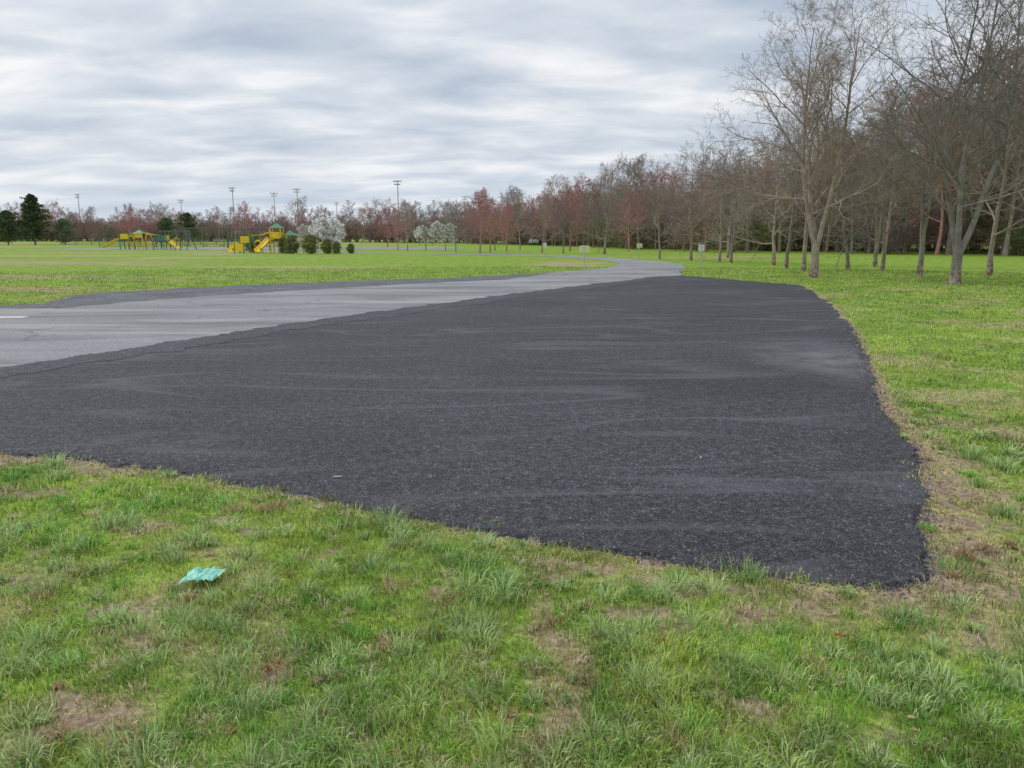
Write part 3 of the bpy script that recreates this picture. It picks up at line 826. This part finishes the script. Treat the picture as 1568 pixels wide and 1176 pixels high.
def playset(name, x, y, towers, slides, arches, rot=0):
    e = empty(name, (x, y, 0), rot)
    posts, decks, roofs, rails, sl, ladders = B_(), B_(), B_(), B_(), B_(), B_()
    prev = None
    for ti, (tx, w, dk, roof) in enumerate(towers):
        for sx in (-1, 1):
            for sy in (-1, 1):
                posts.tube([(tx + sx * w / 2, sy * w / 2, 0), (tx + sx * w / 2, sy * w / 2, roof if roof else dk + .95)], .065, 8, 1 if ti % 2 else 0)
        decks.box((tx, 0, dk), (w, w, .1))
        for sy in (-1, 1):
            rails.box((tx, sy * (w / 2 - .02), dk + .5), (w * .8, .05, .62), 0 if random.random() < .7 else 1)
        if roof:
            H = roof
            b0 = [(tx - w * .62, -w * .62, H - .05), (tx + w * .62, -w * .62, H - .05), (tx + w * .62, w * .62, H - .05), (tx - w * .62, w * .62, H - .05)]
            for k in range(4): roofs.face([b0[k], b0[(k + 1) % 4], (tx, 0, H + .45)])
            roofs.face(b0[::-1])
        if prev is not None:
            decks.box(((prev[0] + tx) / 2, 0, (prev[1] + dk) / 2), (abs(tx - prev[0]) - w, .8, .07))
            for sy in (-.4, .4):
                rails.tube([(prev[0] + w / 2, sy, prev[1] + .85), ((prev[0] + tx) / 2, sy, (prev[1] + dk) / 2 + .75), (tx - w / 2, sy, dk + .85)], .03, 6, 0)
        prev = (tx, dk)
    for s in slides: slide(sl, s[0], s[1], .8, 0)
    for (ax, ay, aw, ah) in arches:
        pts = [(ax - aw / 2, ay, 0)] + [(ax + aw / 2 * math.cos(math.pi - a), ay, ah * .55 + ah * .45 * math.sin(a)) for a in [k * math.pi / 8 for k in range(9)]] + [(ax + aw / 2, ay, 0)]
        ladders.tube(pts, .07, 8, 0)
        for k in range(1, 5): ladders.tube([(ax - aw / 2, ay, ah * .13 * k), (ax + aw / 2, ay, ah * .13 * k)], .03, 6, 0)
    posts.obj("posts", [m_grn, m_yel], e); decks.obj("decks", [m_dark], e)
    if roofs.V: roofs.obj("roofs", [m_grn], e)
    rails.obj("rail_panels", [m_yel, m_grn], e); sl.obj("slides", [m_yel], e); ladders.obj("climbers", [m_yel], e)
playset("playground_structure", -46.5, 99, [(-2.0, 1.2, 1.1, 0), (-0.3, 1.0, 1.25, 2.0), (2.6, 1.2, .9, 0)],
        [((-2.6, -.1, 1.3), (-4.8, -.6, .22)), ((3.2, 0, 1.0), (4.6, -.8, .2))], [(-1, -.9, .8, 1.7), (1.2, -.9, .9, 1.9), (3.9, .8, .9, 1.4)])
playset("playground_structure", -24.0, 77, [(-2.0, 1.05, .8, 0), (1.0, 1.0, 1.2, 2.45), (2.3, .9, .9, 1.75)],
        [((.6, -.7, 1.35), (-.3, -2.3, .2)), ((-2.6, -.2, .85), (-3.3, -1.2, .2))], [(-.6, -.9, .8, 1.2), (3.3, -.5, .7, 1.4)])
def swing(x, y, w, H, rot=0):
    e = empty("swing_set", (x, y, 0), rot)
    f = B_()
    f.tube([(-w / 2, 0, H), (w / 2, 0, H)], .06, 8)
    for sx in (-1, 1):
        for sy in (-1, 1): f.tube([(sx * w / 2, 0, H), (sx * (w / 2 + .25), sy * 1.0, 0)], .05, 8)
    f.obj("frame", [m_dark], e)
    c = B_(); s = B_()
    for k in range(4):
        cx = -w / 2 + w * (k + .5) / 4
        for q in (-.22, .22): c.tube([(cx + q, 0, H), (cx + q, .05, .55)], .012, 4)
        s.box((cx, .05, .53), (.5, .2, .05))
    c.obj("chains", [m_galv], e); s.obj("seats", [m_rub], e)
swing(-35, 92, 7.5, 2.5, .1); swing(-41.2, 96, 4, 2.2, -.2); swing(-29.5, 88, 4, 2.4, .3)
e = empty("playground_panel", (-26.0, 74.8, 0)); q = B_(); q.box((0, 0, .55), (.8, .06, .7)); q.obj("board", [m_yel], e, .02)
q = B_(); q.tube([(-.45, 0, 0), (-.45, 0, 1.0)], .05); q.tube([(.45, 0, 0), (.45, 0, 1.0)], .05); q.obj("legs", [m_grn], e)

def fence(name, x0, y0, x1, y1, H):
    e = empty(name, (0, 0, 0))
    L_ = math.hypot(x1 - x0, y1 - y0); k = int(L_ / 3); f = B_()
    for i in range(k + 1):
        t = i / k; f.tube([(x0 + (x1 - x0) * t, y0 + (y1 - y0) * t, 0), (x0 + (x1 - x0) * t, y0 + (y1 - y0) * t, H)], .05, 6)
    for z in (H, .15): f.tube([(x0, y0, z), (x1, y1, z)], .03, 6)
    f.obj("posts_and_rails", [m_fence], e)
    w = B_(); kk = int(L_ / .35)
    for i in range(kk):
        for dx in (-1, 1):
            t = i / kk; t2 = min(1, max(0, t + dx * H / L_))
            w.tube([(x0 + (x1 - x0) * t, y0 + (y1 - y0) * t, .1), (x0 + (x1 - x0) * t2, y0 + (y1 - y0) * t2, H)], .01, 3)
    w.obj("mesh_wires", [m_fence], e)
fence("tennis_court_fence", -85, 148, -52, 146, 2.6)
fence("playground_fence", -62, 118, -30, 116, 1.3)

def car(x, y, rot, mat, name="parked_car"):
    e = empty(name, (x, y, 0), rot)
    prof = [(-2.2, .45), (-2.25, .85), (-1.9, 1.0), (-1.15, 1.08), (-.6, 1.55), (.9, 1.62), (1.75, 1.5), (2.15, 1.05), (2.25, .5), (1.75, .35), (-1.75, .35)]
    b = B_(); n = len(prof)
    b.V = [(px, s * (.9 if pz < 1.2 else .74), pz) for s in (-1, 1) for px, pz in prof]
    b.F = [tuple(range(n)), tuple(range(n, 2 * n))[::-1]] + [(i, i + n, (i + 1) % n + n, (i + 1) % n) for i in range(n)]
    b.M = [0] * len(b.F); b.obj("body", [mat], e, .05)
    g = B_()
    for s in (-1, 1): g.face([(-.95, s * .862, 1.13), (-.5, s * .775, 1.48), (.85, s * .77, 1.53), (1.6, s * .80, 1.42), (1.75, s * .872, 1.13)])
    g.face([(-1.12, -.7, 1.13), (-.66, -.66, 1.51), (-.66, .66, 1.51), (-1.12, .7, 1.13)])
    g.obj("windows", [m_glass], e)
    w = B_()
    for cx in (-1.4, 1.4):
        for s in (-1, 1): w.tube([(cx, s * .72, .34), (cx, s * .93, .34)], .34, 16)
    w.obj("wheels", [m_rub], e)
car(4.5, 146, 1.35, m_carp)

# ------------------------------------------------------------------ sky / light / camera
w = bpy.data.worlds.new("World"); scene.world = w; w.use_nodes = True
nt = w.node_tree; bg = nt.nodes["Background"]
SUN_EL, SUN_AZ = math.radians(48), math.radians(-60)
sky = N(nt, "ShaderNodeTexSky", sky_type='NISHITA'); sky.sun_disc = False
sky.sun_elevation = SUN_EL; sky.sun_rotation = SUN_AZ; sky.air_density = 1.2; sky.dust_density = 2.0
tc = N(nt, "ShaderNodeTexCoord"); sx = N(nt, "ShaderNodeSeparateXYZ"); nt.links.new(tc.outputs["Generated"], sx.inputs[0])
def M_(op, a, b_=None):
    m = N(nt, "ShaderNodeMath", operation=op)
    for i, v in enumerate((a, b_)):
        if v is None: continue
        if isinstance(v, (int, float)): m.inputs[i].default_value = v
        else: nt.links.new(v, m.inputs[i])
    return m.outputs[0]
zz = M_('ADD', M_('MAXIMUM', sx.outputs["Z"], 0.0), 0.14)
cx = N(nt, "ShaderNodeCombineXYZ")
nt.links.new(M_('MULTIPLY', M_('DIVIDE', sx.outputs["X"], zz), 0.95), cx.inputs[0])
nt.links.new(M_('MULTIPLY', M_('DIVIDE', sx.outputs["Y"], zz), 1.45), cx.inputs[1])
n1 = noise(nt, 1.9, 6, 0.52, cx.outputs[0], 0.3)
n2 = noise(nt, 0.6, 2, 0.5, cx.outputs[0], 0.1)
nn = M_('ADD', M_('MULTIPLY', n1, 0.55), M_('MULTIPLY', n2, 0.45))
K = 10.0
cl = ramp(nt, nn, [(0.36, (.47, .55, .66)), (0.50, (.68, .735, .81)), (0.61, (.94, .95, .97))])
hz = ramp(nt, sx.outputs["Z"], [(0.0, 0.60), (0.10, 0.0)])
cl = mix(nt, hz, cl, (.68, .775, .89))
sc_ = N(nt, "ShaderNodeVectorMath", operation='SCALE'); nt.links.new(cl, sc_.inputs[0]); sc_.inputs["Scale"].default_value = K
c = mix(nt, 0.95, sky.outputs[0], sc_.outputs[0])
nt.links.new(c, bg.inputs["Color"]); bg.inputs["Strength"].default_value = 0.1

sd = bpy.data.lights.new("sun", 'SUN'); sd.energy = 1.5; sd.angle = math.radians(18); sd.color = (1, .96, .90)
so = bpy.data.objects.new("sun", sd); link(so)
dv = Vector((math.sin(SUN_AZ) * math.cos(SUN_EL), math.cos(SUN_AZ) * math.cos(SUN_EL), math.sin(SUN_EL)))
so.rotation_euler = (-dv).to_track_quat('-Z', 'Y').to_euler()

cd = bpy.data.cameras.new("camera"); cam = bpy.data.objects.new("camera", cd); link(cam)
cam.location = (0, 0, 1.6); cam.rotation_euler = (math.radians(90 - 10.81), 0, 0)
cd.sensor_width = 36; cd.lens = 27.18; cd.clip_end = 6000; cd.clip_start = 0.05
scene.camera = cam
scene.view_settings.view_transform = 'Standard'; scene.view_settings.look = 'None'; scene.view_settings.exposure = 0
